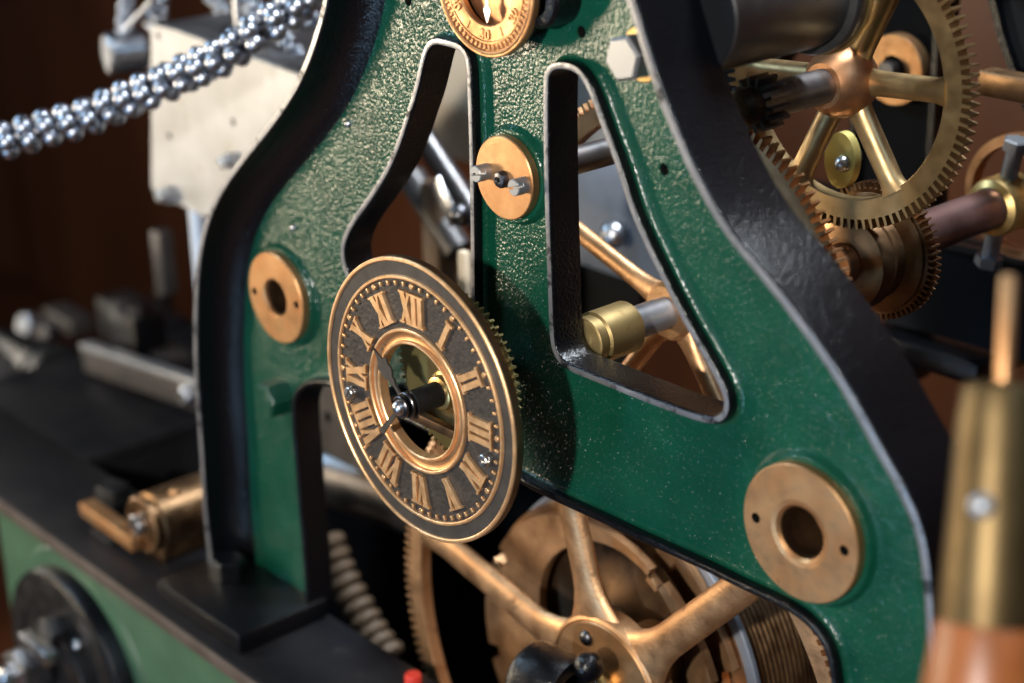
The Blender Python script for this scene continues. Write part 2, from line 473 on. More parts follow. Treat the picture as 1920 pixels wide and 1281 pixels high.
winL_px = [(812, 84), (832, 88), (852, 93), (866, 101), (873, 122), (875, 187), (877.5, 260), (880.5, 400), (882, 590), (884, 640), (870, 645), (700, 560), (664, 530), (652, 512), (646, 490), (645, 462), (660, 426), (699, 374), (731, 322), (753, 269), (769, 218), (781, 183), (791, 140), (800, 100)]
winR_px = [(1028, 150), (1032, 138), (1042, 131), (1065, 132), (1083, 141), (1097, 163), (1110, 193), (1123, 232), (1155, 316), (1180, 398), (1198, 439), (1224, 495), (1276, 600), (1327, 688), (1349, 730), (1357, 755), (1352, 775), (1326, 784), (1209, 741), (1118, 704), (1062, 682), (1044, 661), (1039, 629), (1036, 531), (1031, 400), (1028, 250)]
WL = resample(chaikin(trace(winL_px, FRONT), 3), 2.5)
WR = resample(chaikin(trace(winR_px, FRONT), 3), 2.5)
arch_px = [(576, 1100), (571, 1030), (565, 962), (559, 880), (552, 800), (551, 762), (559, 738), (580, 724), (623, 726), (700, 765), (800, 812), (900, 866), (975, 909), (1029, 938), (1118, 978), (1207, 1021), (1320, 1072), (1394, 1110), (1455, 1137), (1499, 1163), (1530, 1195), (1548, 1230), (1556, 1281)]
AR = trace(arch_px, FRONT)
AR = [Vector((AR[0].x, -238))] + AR + [Vector((AR[-1].x + 6, AR[-1].y - 30)), Vector((AR[-1].x + 8, AR[-1].y - 70)), Vector((AR[-1].x + 8, -238))]
AR = resample(chaikin(AR, 3, False), 3, False)

small_holes = [(58.6, 196.2, 3.1), (115.5, 138.0, 3.1), (-77.7, 193.5, 3.1)]
inset = 1.5
outer = offset2(Lo, inset, False, -1) + offset2(AR, 2.2, False, -1) + list(reversed(offset2(Ro, inset, False, 1)))
hl = [circle2((x, z), r, 20) for x, z, r in small_holes] + [circle2((-219, -14.5), 15, 32), circle2((214, -18), 16, 32)]
WLo, WRo = offset2(WL, 2.2), offset2(WR, 2.2)
sheet(MB(), outer, [WLo, WRo] + hl, WEB, WEB + 7).build('web_panel', 'green_paint', frame, smooth=False)
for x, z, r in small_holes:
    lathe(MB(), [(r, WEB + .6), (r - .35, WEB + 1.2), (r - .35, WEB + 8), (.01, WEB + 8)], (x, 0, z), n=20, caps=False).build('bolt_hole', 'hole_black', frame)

T_in, T_out = 4.6, 6.0
def rim_profile(t, f, b):
    return [(0, b), (0, f + 2.1), (.12, f + 1.3), (.5, f + .65), (1.1, f + .22), (t * .36, f + .04), (t * .5, f), (t * .64, f + .04), (t - 1.1, f + .22), (t - .5, f + .65), (t - .12, f + 1.3), (t, f + 2.1), (t, WEB + 3), (t, b), (0, b)]
def edge_profile(t, f, a0=.16, a1=.80):  # strip just proud of the rim, carries the painted highlight
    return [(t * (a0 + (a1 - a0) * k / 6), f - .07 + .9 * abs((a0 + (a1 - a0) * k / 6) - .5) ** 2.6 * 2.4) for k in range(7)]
def fillet_profile(t, rad):
    P = []
    for k in range(7):
        a = PI / 2 * k / 6
        P.append((t - .05 + rad * (1 - math.sin(a)), WEB - .05 - rad * (1 - math.cos(a))))
    return P
for loop, nm in ((WL, 'window_rim'), (WR, 'window_rim')):
    sweep(MB(), loop, rim_profile(T_in, FRONT, BACK), True, 1).build(nm, 'black_paint', frame)
    sweep(MB(), loop, edge_profile(T_in, FRONT), True, 1).build('rim_gleam', 'edge_gleam', frame, label='painted gloss highlight along the front edge of the rim')
    sweep(MB(), loop, fillet_profile(T_in, 2.6), True, 1).build('rim_fillet', 'green_paint', frame)
sweep(MB(), AR, rim_profile(T_in, FRONT, BACK), False, -1).build('arch_rim', 'black_paint', frame)
sweep(MB(), AR, fillet_profile(T_in, 2.6), False, -1).build('rim_fillet', 'green_paint', frame)
for P, sd in ((Lo, -1), (Ro, 1)):
    sweep(MB(), P, rim_profile(T_out, OUT, BACK + 1.5), False, sd).build('outer_rim', 'black_paint', frame)
    sweep(MB(), P, edge_profile(T_out, OUT), False, sd).build('rim_gleam', 'edge_gleam', frame, label='painted gloss highlight along the front edge of the rim')
    el = lambda q: (29 - 23.1 * math.cos(q), 46 + 19.9 * math.sin(q))
    q1_ = math.acos(6.5 / 23.1)
    sweep(MB(), P, [el(q1_ * k / 12) for k in range(13)], False, sd).build('rim_flank', 'black_paint', frame)
    sweep(MB(), P, [el(q1_ + (PI / 2 - q1_) * k / 5) for k in range(6)], False, sd).build('rim_fillet', 'green_paint', frame)

# raised bosses that the bronze plates sit on
def boss(c, r, y):
    lathe(MB(), [(r + 2.2, WEB + .5), (r + .8, WEB - .8), (r + .2, y + 1), (r - .8, y), (r - 16, y)], (c[0], 0, c[1]), n=64, caps=False).build('boss', 'green_paint', frame)
boss((-217, -14.5), 33.0, 62.5); boss((214, -18), 38.0, 62.5); boss((8.5, 113), 25.6, 62.5)
# foot and its bolt
mb = MB(); box(mb, (-255.5, 37, -242.4), 105, 74, 15, b=3)
mb.build('foot', 'black_paint', frame)
mb = MB(); box(mb, (262, 37, -242.4), 110, 74, 15, b=2.2)
mb.build('foot', 'black_paint', frame)
fb = hexhead(MB(), (-276, 40.5, -235), (0, 0, 1), 13, 15, .3).build('foot_bolt', 'black_paint', frame)
# bolts through the web
p = at(1165, 110, Y=48)
mb = MB(); hexhead(mb, (101.5, 66, 192), (0, -1, 0), 11.8, 15.5, .25); mb.build('hex_bolt', 'zinc', frame, label='bright zinc hex bolt head')
washer(MB(), (101.5, 0, 192), (0, 1, 0), 5, 13.6, 64.2, 66).build('bolt_washer', 'brass', frame)
hexhead(MB(), (-229.5, 66, -88.5), (0, -1, 0), 12.6, 16, .1).build('hex_bolt', 'green_paint', frame, label='hex bolt head painted green')
for x, z in ((-139, 113.2), (-203.5, 34.1)):
    dome(MB(), (x, 66.2, z), (0, -1, 0), 2.6, 2.4, 16).build('rivet', 'steel', frame)
# dark boss beside the small dial
lathe(MB(), [(15, 66), (15, 51), (13.5, 49), (9, 48), (8, 50), (8, 60), (0.01, 60)], (44, 0, 213), n=40).build('spindle_boss', 'black_paint', frame)

# ================================================================== BEARING PLATES ON THE FRAME
def bearing(c, r, ri, chf, side, label, y0=57.5):
    t = thing('bearing_plate', (c[0], 60, c[1]), label, 'bearing plate', 'round bronze bearing plates on the frame')
    n = 72
    hs = [circle2((c[0] + s * side, c[1] + (1.8 if s > 0 else -1.5)), 2.7, 18) for s in (-1, 1)]
    mb = MB()
    sheet(mb, circle2(c, r - .6, n), [circle2(c, ri + chf, 48)] + hs, y0)
    lathe(mb, [(r - .6, y0), (r, y0 + .6), (r, 62.4)], (c[0], 0, c[1]), n=n, caps=False)
    lathe(mb, [(ri + chf, y0), (ri + chf * .35, y0 + .5), (ri, y0 + 2), (ri, y0 + 3)], (c[0], 0, c[1]), n=48, caps=False)
    mb.build('flange', 'bronze_turned', t)
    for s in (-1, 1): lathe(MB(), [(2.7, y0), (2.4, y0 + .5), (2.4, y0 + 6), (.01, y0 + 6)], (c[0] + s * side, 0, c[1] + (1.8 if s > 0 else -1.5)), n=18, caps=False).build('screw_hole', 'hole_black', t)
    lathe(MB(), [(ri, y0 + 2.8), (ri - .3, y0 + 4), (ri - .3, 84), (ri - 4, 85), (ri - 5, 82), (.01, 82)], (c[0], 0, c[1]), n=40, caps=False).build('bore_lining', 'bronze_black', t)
    return t
bearing((-217, -14.5), 30.2, 11.8, 1.2, 23.6, 'small bronze bearing plate with plain open bore on the left leg of the green frame')
bearing((214, -18), 34.8, 13.2, 4.0, 26.6, 'large bronze bearing plate with wide flared bore on the right leg of the green frame')

cp = thing('cover_plate', (8.5, 60, 113), 'round bronze cover plate with two slotted screws high on the central post', 'cover plate')
lathe(MB(), [(22.0, 62.4), (22.6, 61.8), (22.6, 57.6), (22.0, 57), (4.4, 57), (4.2, 58.5)], (8.5, 0, 113), n=72, caps=False).build('disc', 'bronze_turned', cp)
slotted(cp, (-5.0, 57.2, 114), 4.5, 8.2, turn=.2, m='steel_grey')
slotted(cp, (25.0, 57.2, 113), 4.5, 8.2, turn=.35, m='steel_grey')
lathe(MB(), [(4.6, 58.5), (4.6, 54.5), (3.8, 53.3), (2.2, 52.9), (1.8, 53.4), (1.4, 53.4), (1.2, 55), (.01, 55)], (8.5, 0, 112.6), n=32, caps=False).build('pivot', 'steel_dark', cp)

# ================================================================== THE MAIN DIAL
dial = thing('clock_dial', (0, 0, 0), 'round dark bronze clock dial with raised brass roman numerals and an open centre', 'clock dial')
def dl(prof, nm, m, lab=None): return lathe(MB(), prof, (0, 0, 0), n=144, caps=False).build(nm, m, dial, label=lab)
dl([(39.8, .5), (67.9, .5), (67.9, 5), (39.8, 5), (39.8, .5)], 'dial_plate', 'dial_field')
dl([(69.2, .3), (77.2, .1), (77.2, 4.8), (69.2, 4.8)], 'outer_band', 'dial_band')
dl([(76.9, .6), (77.1, -.6), (77.6, -1.1), (78.6, -1.1), (79.3, -.6), (79.5, .1)], 'outer_edge', 'dial_brass')
dl([(79.45, 0), (79.5, .4), (79.4, 4.4), (79.0, 5), (76, 5)], 'outer_side', 'dial_side')
dl([(67.4, .8), (67.6, -.6), (68.0, -1.0), (69.0, -1.0), (69.5, -.5), (69.7, .6)], 'minute_ring', 'dial_brass')
dl([(38.4, .8), (38.6, -.9), (39.1, -1.4), (39.9, -1.4), (40.4, -.9), (40.6, .8)], 'centre_ring', 'dial_brass')
dl([(33.2, .9), (35, 1.5), (37.2, 1.3), (38.7, .6)], 'centre_channel', 'bronze_turned')
dl([(33.6, 1.1), (33.3, -.5), (32.9, -.9), (32.2, -.9), (31.6, -.3), (31.4, 1), (31.4, 5), (34, 5)], 'centre_lip', 'dial_brass')

NR0, NR1 = 43.2, 61.2
def stroke(u0, u1, w, h0=0, h1=1):
    """parallelogram stroke from u0 at the foot to u1 at the head"""
    H = NR1 - NR0
    return [(u0 - w / 2, h0 * H), (u0 + w / 2, h0 * H), (u1 + w / 2, h1 * H), (u1 - w / 2, h1 * H)]
def glyph(ch):
    if ch == 'I':
        return 5.3, [stroke(0, 0, 3.5), stroke(0, 0, 5.9, 0, .075), stroke(0, 0, 5.9, .925, 1)]
    if ch == 'V':
        return 8.2, [stroke(.5, -3.0, 3.8), stroke(-.3, 3.1, 2.0), stroke(-3.0, -3.0, 5.4, .93, 1), stroke(3.1, 3.1, 4.2, .93, 1)]
    return 8.6, [stroke(3.0, -3.0, 3.8), stroke(-3.1, 3.1, 2.0), stroke(-3.1, -3.1, 4.2, 0, .07), stroke(3.1, 3.1, 5.2, 0, .07), stroke(-3.1, -3.1, 5.2, .93, 1), stroke(3.1, 3.1, 4.2, .93, 1)]
def numeral(txt, hour):
    a = hour * PI / 6
    Rv = Vector((math.sin(a), 0, math.cos(a))); Tv = Vector((math.cos(a), 0, -math.sin(a)))
    gs = [glyph(c) for c in txt]
    gap = -.25; tot = sum(g[0] for g in gs) + gap * (len(gs) - 1)
    x = -tot / 2; mb = MB(); sc = 1.0; lift = 0
    for wd, strokes in gs:
        for q in strokes:
            pts = [(x + wd / 2 + u, v) for u, v in q]
            cu = sum(p[0] for p in pts) / 4; cv = sum(p[1] for p in pts) / 4
            vs = []
            top = -1.35 - lift; lift += .013
            for y, k in ((.7, .12), (-1.0, .02), (top, -.1)):
                for u, v in pts:
                    du, dv = u - cu, v - cv
                    n_ = math.hypot(du, dv)
                    vs.append(Rv * (NR0 + v + (k if dv > 0 else -k)) + Tv * (u + (k if du > 0 else -k)) + Vector((0, y, 0)))
            fs = [(8, 9, 10, 11)]
            for i in (0, 1):
                for k in range(4): fs.append((i * 4 + k, i * 4 + (k + 1) % 4, i * 4 + 4 + (k + 1) % 4, i * 4 + 4 + k))
            mb.add(vs, fs)
        x += wd + gap
    mb.build('numeral', 'dial_brass', dial, smooth=False)
for h, tx in enumerate(['XII', 'I', 'II', 'III', 'IV', 'V', 'VI', 'VII', 'VIII', 'IX', 'X', 'XI']): numeral(tx, h)
mk = MB(); box(mk, (0, -.1, 65.1), 1.5, 1.8, 2.6, b=.25); m0 = mk.build('minute_mark', 'dial_brass', dial)
dt = MB(); lathe(dt, [(1.65, .7), (1.6, -.8), (1.3, -1.15), (.01, -1.2)], (0, 0, 65), n=14, caps=False); d0 = dt.build('hour_dot', 'dial_brass', dial)
for k in range(1, 60):
    c = dup(d0 if k % 5 == 0 else m0)
    if k in (5,): pass
    c.rotation_euler = (0, 2 * PI * k / 60, 0)
slotted(dial, (-56.5, .5, -12), 3.6, 5.0, turn=1.2, name='dial_screw')
slotted(dial, (57.5, .5, -14), 3.6, 5.0, turn=.2, name='dial_screw')
# bracket that holds the dial
br = thing('dial_bracket', (0, 10, -14), 'dark iron bracket bar across the back of the clock dial', 'bracket')
box(MB(), (0, 9, -15), 128, 5, 5.6, b=.8).build('bar', 'bronze_black', br)
dome(MB(), (-11, 6.4, -13.6), (0, -1, 0), 2.2, 2, 16).build('rivet', 'steel_dark', br)
for x in (-45, -56): rod(MB(), (x, 0, -22), (0, 1, 0), 5, 11, 65, n=20).build('post', 'black_iron', br)

# hands
def hand(name, label, y, ang, outline, th=1.2, ring=6.0, rin=3.2):
    t = thing(name, (0, y, 0), label, 'clock hand', 'hands of the main dial')
    a = math.radians(ang); Rv = Vector((math.sin(a), math.cos(a))); Tv = Vector((math.cos(a), -math.sin(a)))
    pts = [Rv * r + Tv * wd for r, wd in outline] + [Rv * r - Tv * wd for r, wd in reversed(outline) if abs(wd) > .01]
    mb = MB(); sheet(mb, pts, [], y - th / 2, y + th / 2)
    mb.build('blade', 'dial_band', t, angle=30)
    washer(MB(), (0, 0, 0), (0, 1, 0), rin, ring, y - th / 2 - .35, y + th / 2 + .35, b=.4, n=40).build('ring', 'steel_dark', t)
    return t
hand('clock_hand', 'dark spade shaped hour hand of the main dial pointing at X', -7.2, -46.5,
     [(4.6, 1.3), (10, 1.0), (13, 1.2), (15.0, 2.4), (17, 2.0), (19, 4.2), (21, 5.0), (24, 4.4), (26.5, 5.8), (27.5, 4.4), (28.5, 2.2), (31, 1.3), (36.5, .01)], ring=7.2, rin=4)
hand('clock_hand', 'short plain dark minute hand of the main dial pointing below VIII', -11, -138.5,
     [(4.6, 1.1), (14, 1.25), (24.0, 1.7), (25.2, 2.1), (25.8, 1.4), (27.8, .01)], ring=6.2, rin=3)
arb = thing('hand_arbor', (0, 10, 0), 'stepped black arbor with domed steel screw in the open centre of the dial', 'arbor')
lathe(MB(), [(4.0, -10.5), (4.0, -6), (5.4, -5.6), (5.4, -4.4), (7.0, -4), (7.0, 16)], (0, 0, 0), n=40).build('sleeve', 'black_iron', arb)
lathe(MB(), [(4.1, -11.6), (4.1, -12.4), (3.6, -13.9), (2.4, -15), (1.0, -15.4), (.01, -15.4)], (0, 0, 0), n=32, caps=False).build('domed_screw', 'steel', arb)
lathe(MB(), [(8.0, 14), (9.4, 14.6), (9.8, 16), (9.8, 18), (11.6, 18.6), (12.2, 20), (12.2, 30)], (0, 0, 0), n=48).build('brass_collar', 'brass', arb)

mg = thing('motion_gear', (0, 32, 0), 'pale brass toothed wheel seen through the open centre of the dial', 'gear')
gear_ring(MB(), (1.5, 7), 26, 29, 12, 46.8, 49.8, 68, phase=.02).build('toothed_disc', 'brass_olive', mg)
lathe(MB(), [(12, 25.4), (30, 25), (31, 26)], (8, 0, 4), n=64, caps=False).build('centre_disc', 'brass', mg)
rod(MB(), (0, 0, 0), (0, 1, 0), 6, 34, 66, n=24).build('shaft', 'steel_dark', mg)
sg = thing('idler_gear', (-34, 42, 12), 'dark green toothed wheel behind the pale brass wheel of the dial', 'gear')
gear_ring(MB(), (-40, 20), 40, 43, 4, 19, 21.4, 44).build('toothed_disc', 'bronze_dark', sg)
rod(MB(), (-40, 0, 20), (0, 1, 0), 4.2, 38.5, 66, n=20).build('shaft', 'steel_dark', sg)

# ================================================================== THE SMALL SECONDS DIAL
sd = thing('seconds_dial', (10, 45, 216), 'small bronze seconds dial with beaded edge at the top of the frame', 'small dial')
c2 = (10.2, 216.3)
def sl(prof, nm, m): return lathe(MB(), prof, (c2[0], 0, c2[1]), n=96, caps=False).build(nm, m, sd)
sl([(21.5, 50), (20.6, 46.4), (21.3, 45.6), (22.4, 45.4), (28.3, 45.4), (28.8, 44.8), (29.4, 44.8), (29.7, 45.6), (33.2, 45.6), (33.6, 44.6), (34.6, 44.2), (35.4, 44.9), (36.2, 44.9), (36.9, 45.6), (37.0, 49), (36.2, 50), (21.5, 50)], 'ring', 'bronze_turned')
sl([(22, 52), (.01, 52)], 'recessed_disc', 'copper')
lathe(MB(), [(36, 50), (36, 52), (30, 52.5), (30, 66)], (c2[0], 0, c2[1]), n=64, caps=False).build('housing', 'black_iron', sd)
bd = MB(); box(bd, (c2[0], 45.2, c2[1] - 31.5), 1.7, 1.3, 3.0, b=.5); b0 = bd.build('minute_bead', 'bronze_turned', sd)
loc0 = Vector((c2[0], 0, c2[1])) * S - sd.location
for k in range(1, 60):
    a = 2 * PI * k / 60
    c = dup(b0); c.rotation_euler = (0, a, 0)
    c.location = loc0 - Matrix.Rotation(a, 3, 'Y') @ loc0
def digits(txt, k):
    a = k * PI / 30
    cu = bpy.data.curves.new('numeral', 'FONT'); cu.body = txt; cu.size = 7.6 * S; cu.extrude = .6 * S; cu.bevel_depth = .16 * S
    cu.align_x = 'CENTER'; cu.align_y = 'CENTER'
    tmp = bpy.data.objects.new('tmp', cu); COL.objects.link(tmp)
    bpy.context.view_layer.update()
    dg = bpy.context.evaluated_depsgraph_get()
    me = bpy.data.meshes.new_from_object(tmp.evaluated_get(dg))
    bpy.data.objects.remove(tmp)
    me.materials.clear(); me.materials.append(MATS['bronze_turned'])
    R = Matrix.Rotation(a + (PI if 15 < k < 45 else 0), 4, 'Y') @ Matrix.Rotation(PI / 2, 4, 'X')
    me.transform(R)
    me.transform(Matrix.Translation(Vector((c2[0] + 25.4 * math.sin(a), 45.3, c2[1] + 25.4 * math.cos(a))) * S - sd.location))
    o = bpy.data.objects.new('numeral', me); COL.objects.link(o); o.parent = sd
for k, tx in ((0, '60'), (10, '10'), (20, '20'), (30, '30'), (40, '40'), (50, '50')): digits(tx, k)
for k in (5, 15, 25, 35, 45, 55):
    a = k * PI / 30
    box(MB(), (c2[0] + 25.3 * math.sin(a), 45.3, c2[1] + 25.3 * math.cos(a)), .8, .8, 4.6, b=.2, rot=Matrix.Rotation(a, 3, 'Y')).build('five_mark', 'bronze_turned', sd)
sh = thing('seconds_hand', (10.2, 47.5, 216.3), 'slender steel pointer of the small seconds dial with a leaf tip', 'clock hand')
o2 = [(0, .7), (8, .75), (11, .8), (12.2, 2.0), (13.6, 2.5), (15.4, 1.8), (19.8, .01)]
pts = [Vector((c2[0] + wd, c2[1] - r)) for r, wd in o2] + [Vector((c2[0] - wd, c2[1] - r)) for r, wd in reversed(o2) if wd > .1]
sheet(MB(), pts, [], 46.9, 47.8).build('blade', 'steel', sh)
rod(MB(), (c2[0], 0, c2[1]), (0, 1, 0), 2.2, 45.6, 52, n=20).build('hub', 'steel', sh)

# ================================================================== WHEELS BELOW THE ARCH
def wheel(name, label, c, y0, y1, ri, rr, rt, n, spokes, hub_r, w0, w1, dep, m='bronze_cast', group=None, duty=.46, hubp=None, hubm=None, phase=0, fl=1.6):
    t = thing(name, (c[0], y0, c[1]), label, 'gear wheel', group)
    gear_ring(MB(), c, y0, y1, ri, rr, rt, n, duty, phase=phase).build('toothed_rim', m, t)
    ym = (y0 + y1) / 2
    for a in spokes: spoke(MB(), c, ym, math.radians(a), hub_r * .7, ri + 1.5, w0, w1, dep, fl).build('spoke', m, t)
    if hubp: lathe(MB(), hubp, (c[0], 0, c[1]), n=64).build('hub', hubm or m, t)
    return t
BC = (41.5, -202)
bw = wheel('great_wheel', 'large bronze great wheel with tapered spokes under the arch of the green frame', BC, 99, 108, 173, 183.5, 190, 204,
           [47, 107, 167, 227, 287, 347], 58, 22, 20, 11, hubp=[(41.4, 104), (41.4, 98), (40.6, 97), (12, 96.6), (12, 112), (40, 112)], hubm='bronze_turned', fl=1.9)
lathe(MB(), [(45.5, 112), (45.5, 101), (44.5, 98.4), (42.6, 97.4), (41.6, 98.2), (41.6, 112)], (BC[0], 0, BC[1]), n=72, caps=False).build('hub_collar', 'bronze_cast', bw)
q = at(1102, 1195, Y=98)
mbp = MB(); dome(mbp, (q.x, 97, q.z), (0, -1, 0), 5.2, 3.5, 20); mbp.build('hub_screw', 'steel_dark', bw)
ar = thing('wheel_arbor', (BC[0], 90, BC[1]), 'brass and black stepped arbor end at the hub of the large wheel', 'arbor')
lathe(MB(), [(13, 97), (13, 92), (12, 90.5), (9.5, 90)], (BC[0], 0, BC[1]), n=48).build('brass_collar', 'brass', ar)
lathe(MB(), [(9.5, 90), (9.5, 84), (8.6, 82.2), (6, 81), (.01, 80.6)], (BC[0], 0, BC[1]), n=40, caps=False).build('arbor_end', 'black_iron', ar)
rod(MB(), (BC[0], 0, BC[1]), (0, 1, 0), 12, 112, 139, n=32).build('shaft', 'steel_dark', ar)

# count wheel with notches
cw = thing('count_wheel', (BC[0], 120, BC[1]), 'bronze count wheel plate with square notches just behind the large wheel', 'count wheel')
CCx = (-3, -229)
def notched(c, r, rn, notch, half):
    P = []; a = 0
    ev = sorted(notch)
    for i, q in enumerate(ev):
        P += [(r, q - half), (rn, q - half * .9), (rn, q + half * .9), (r, q + half)]
        nx = ev[(i + 1) % len(ev)] + (2 * PI if i == len(ev) - 1 else 0)
        st = max(2, int((nx - q - 2 * half) / .05))
        P += [(r, q + half + (nx - q - 2 * half) * k / st) for k in range(1, st)]
    return [Vector((c[0] + rr * math.cos(a), c[1] + rr * math.sin(a))) for rr, a in P]
ol = notched(CCx, 104.5, 95, [math.radians(a) for a in (18, 60, 104, 152, 196, 240, 285, 330)], .055)
inner = []
for k in range(120):
    a = 2 * PI * k / 120
    r = 60 + 9 * max(0, math.cos(a - math.radians(35)))
    inner.append(Vector((6 + r * math.cos(a), -199 + r * math.sin(a))))
sheet(MB(), ol, [inner], 134, 140).build('notched_ring', 'bronze_cast', cw, angle=30)
lathe(MB(), [(74, 142), (66, 149), (45, 152), (26, 146), (20, 141)], (6, 0, -199), n=64, caps=False).build('dished_web', 'bronze_black', cw)
lathe(MB(), [(20, 128), (24, 130), (24, 147)], (BC[0], 0, BC[1]), n=48).build('hub', 'bronze_cast', cw)
c3 = thing('locking_disc', (CCx[0], 154, CCx[1]), 'second notched bronze disc farther back behind the count wheel', 'count wheel')
sheet(MB(), notched((CCx[0] - 6, CCx[1] - 8), 113, 102, [q * PI / 4 + .35 for q in range(8)], .07), [circle2((6, -199), 80, 60)], 153, 159).build('notched_disc', 'bronze_cast', c3, angle=30)
# rope barrel at the right
ba = thing('rope_barrel', (CCx[0], 165, CCx[1]), 'brown wound barrel behind the large wheel at the right of the arch', 'barrel')
prof = [(106, 164)]
for k in range(30):
    y = 165 + k * 4
    prof += [(109.4, y), (110.6, y + .9), (111, y + 2), (110.6, y + 3.1), (109.4, y + 4)]
prof += [(106, 285)]
lathe(MB(), prof, (CCx[0], 0, CCx[1]), n=96, caps=False).build('winding', 'bronze_dark', ba)
washer(MB(), (CCx[0], 0, CCx[1]), (0, 1, 0), 30, 106.5, 161, 164, n=96).build('end_disc', 'bronze_cast', ba)
washer(MB(), (CCx[0], 0, CCx[1]), (0, 1, 0), 106, 114, 160, 164, n=96).build('end_flange', 'grey_blue', ba)

# short black barrel piece in front of the hub
bc = thing('black_collar', (20, 62, -222), 'short thick black tube lying in front of the large wheel hub', 'collar')
q0 = at(1030, 1286, Y=62)
lathe(MB(), [(8, -6), (8, -17), (20, -17), (22.5, -14.5), (23, -12), (22, 14), (20.5, 16.5), (18, 17), (13, 17), (12, 15), (12, -6), (.01, -6)], q0, (1, .12, .02), n=48, caps=False).build('tube', 'black_paint', bc)
q1 = at(1104, 1250, Y=72)
mb = MB(); lathe(mb, [(9 * math.cos(a), 9 * math.sin(a)) for a in [PI * (k / 12 - .5) for k in range(13)]], q1, (0, 1, 0), n=24, caps=False)
mb.build('ball_end', 'black_paint', bc)
rc = thing('red_cap', (-98, 64, -250), 'small red plastic cap standing on the base at the bottom edge', 'cap')
q = at(775, 1275, Z=-247)
lathe(MB(), [(5.6, -8), (5.6, 3), (5.0, 4.2), (.01, 4.4)], q, (0, 0, 1), n=28).build('cap_body', 'red_plastic', rc)

# ================================================================== UPPER RIGHT TRAIN
UC, MC = (108, 155), (45, 24.5)
ug = wheel('train_wheel', 'upper bronze train wheel with round hub and six spokes right of the frame', UC, 209, 217, 64, 75, 80.5, 100,
           [4, 64, 124, 184, 244, 304], 17, 14, 13, 12, m='gear_olive', group='spoked wheels of the upper train', fl=1.35)
R = 19.5
lathe(MB(), [(R * math.cos(a) , 209 + R * 1.05 * math.sin(a)) for a in [math.radians(x) for x in range(-52, 70, 8)]], (UC[0], 0, UC[1]), n=48).build('hub', 'copper', ug)
rod(MB(), (UC[0], 0, UC[1]), (0, 1, 0), 9.2, 150, 200, n=36).build('shaft', 'steel_tube', ug)
pn = gear_ring(MB(), UC, 137, 152, 5, 9.8, 14.4, 14, duty=.36, taper=.75); pn.build('pinion', 'steel_tube', ug)
lathe(MB(), [(6, 128), (9.2, 131), (9.2, 139)], (UC[0], 0, UC[1]), n=32).build('pinion_end', 'bronze_black', ug)

mw = wheel('train_wheel', 'middle bronze train wheel meshing with the pinion, half hidden behind the green frame', MC, 147, 155, 111, 121.5, 127, 148,
           [17, 89, 161, 233, 305], 18, 12, 11, 10, m='bronze_cast', group='spoked wheels of the upper train', hubp=[(15, 143), (17, 145), (17, 160), (15, 162)])
rod(MB(), (MC[0], 0, MC[1]), (0, 1, 0), 9.3, 84, 146, n=36).build('shaft', 'steel_grey', mw)
lathe(MB(), [(11.5, 80), (13.0, 81), (13.0, 87), (14.6, 88), (14.6, 112), (13.6, 113), (9, 113)], (MC[0], 0, MC[1]), n=48).build('collar', 'brass_soft', mw)

# drum above
dr = thing('steel_drum', (130, 120, 212), 'dark steel tube running back from the frame at the top', 'tube')
lathe(MB(), [(27.5, 80.3), (28.2, 81), (28.2, 160), (27.5, 161), (27.5, 164), (31.5, 164.5), (32.3, 166), (32.3, 171), (31.5, 172.5), (22, 172.5)], (118, 0, 210), n=72).build('barrel', 'steel_tube', dr)
rod(MB(), (118, 0, 210), (0, 1, 0), 27.6, 79.4, 80.6, b=.3, n=72).build('end_shade', 'rear_black', dr)  # dark disc added over the front end, its shade put in by colour
washer(MB(), (118, 0, 210), (0, 1, 0), 28.4, 33.4, 172.6, 175.5).build('end_ring', 'brass', dr)

# lower right shaft with its wheel and clamp
lo = (150, 62)
lw = thing('lower_shaft', (143, 200, 60), 'mauve copper shaft with small bronze wheel right of the frame', 'shaft')
SC = (114, 54)
gear_ring(MB(), SC, 238, 246, 20, 36, 39.5, 64).build('toothed_disc', 'bronze_dark', lw)
lathe(MB(), [(20, 210), (26, 212), (28, 220), (25, 226), (26, 232), (34, 236), (34, 239)], (SC[0], 0, SC[1]), n=48).build('hub', 'bronze_dark', lw)
rod(MB(), (SC[0], 0, SC[1]), (0, 1, 0), 12, 202, 212, n=32).build('front_shaft', 'copper', lw)
rod(MB(), (SC[0], 0, SC[1]), (0, 1, 0), 12.3, 245, 372, n=36).build('rear_shaft', 'copper_mauve', lw)
lathe(MB(), [(13, 348), (17, 350), (18, 354), (18, 374), (16, 376), (12.4, 376)], (SC[0], 0, SC[1]), n=40, caps=False).build('clamp_ring', 'brass', lw)
for s in (1, -1):
    rod(MB(), (SC[0], 362, SC[1]), (.16 * s, 0, s), 5.2, 17, 36, n=16).build('clamp_bolt', 'zinc', lw)
    hexhead(MB(), Vector((SC[0], 362, SC[1])) + Vector((.16 * s, 0, s)).normalized() * 35, (.16 * s, 0, s), 8.5, 7, .3).build('bolt_head', 'zinc', lw)
lathe(MB(), [(33, 378), (34, 380), (39, 380), (39, 388), (33, 388), (33, 378)], (SC[0], 0, SC[1]), n=64, caps=False).build('rear_ring', 'bronze_cast', lw)
hb = thing('rear_rail', (128, 340, 132), 'blurred bronze rail crossing behind the upper train wheel at the right', 'rail')
box(MB(), (190, 345, 131), 170, 14, 15, b=2).build('rail', 'bronze_dark', hb)

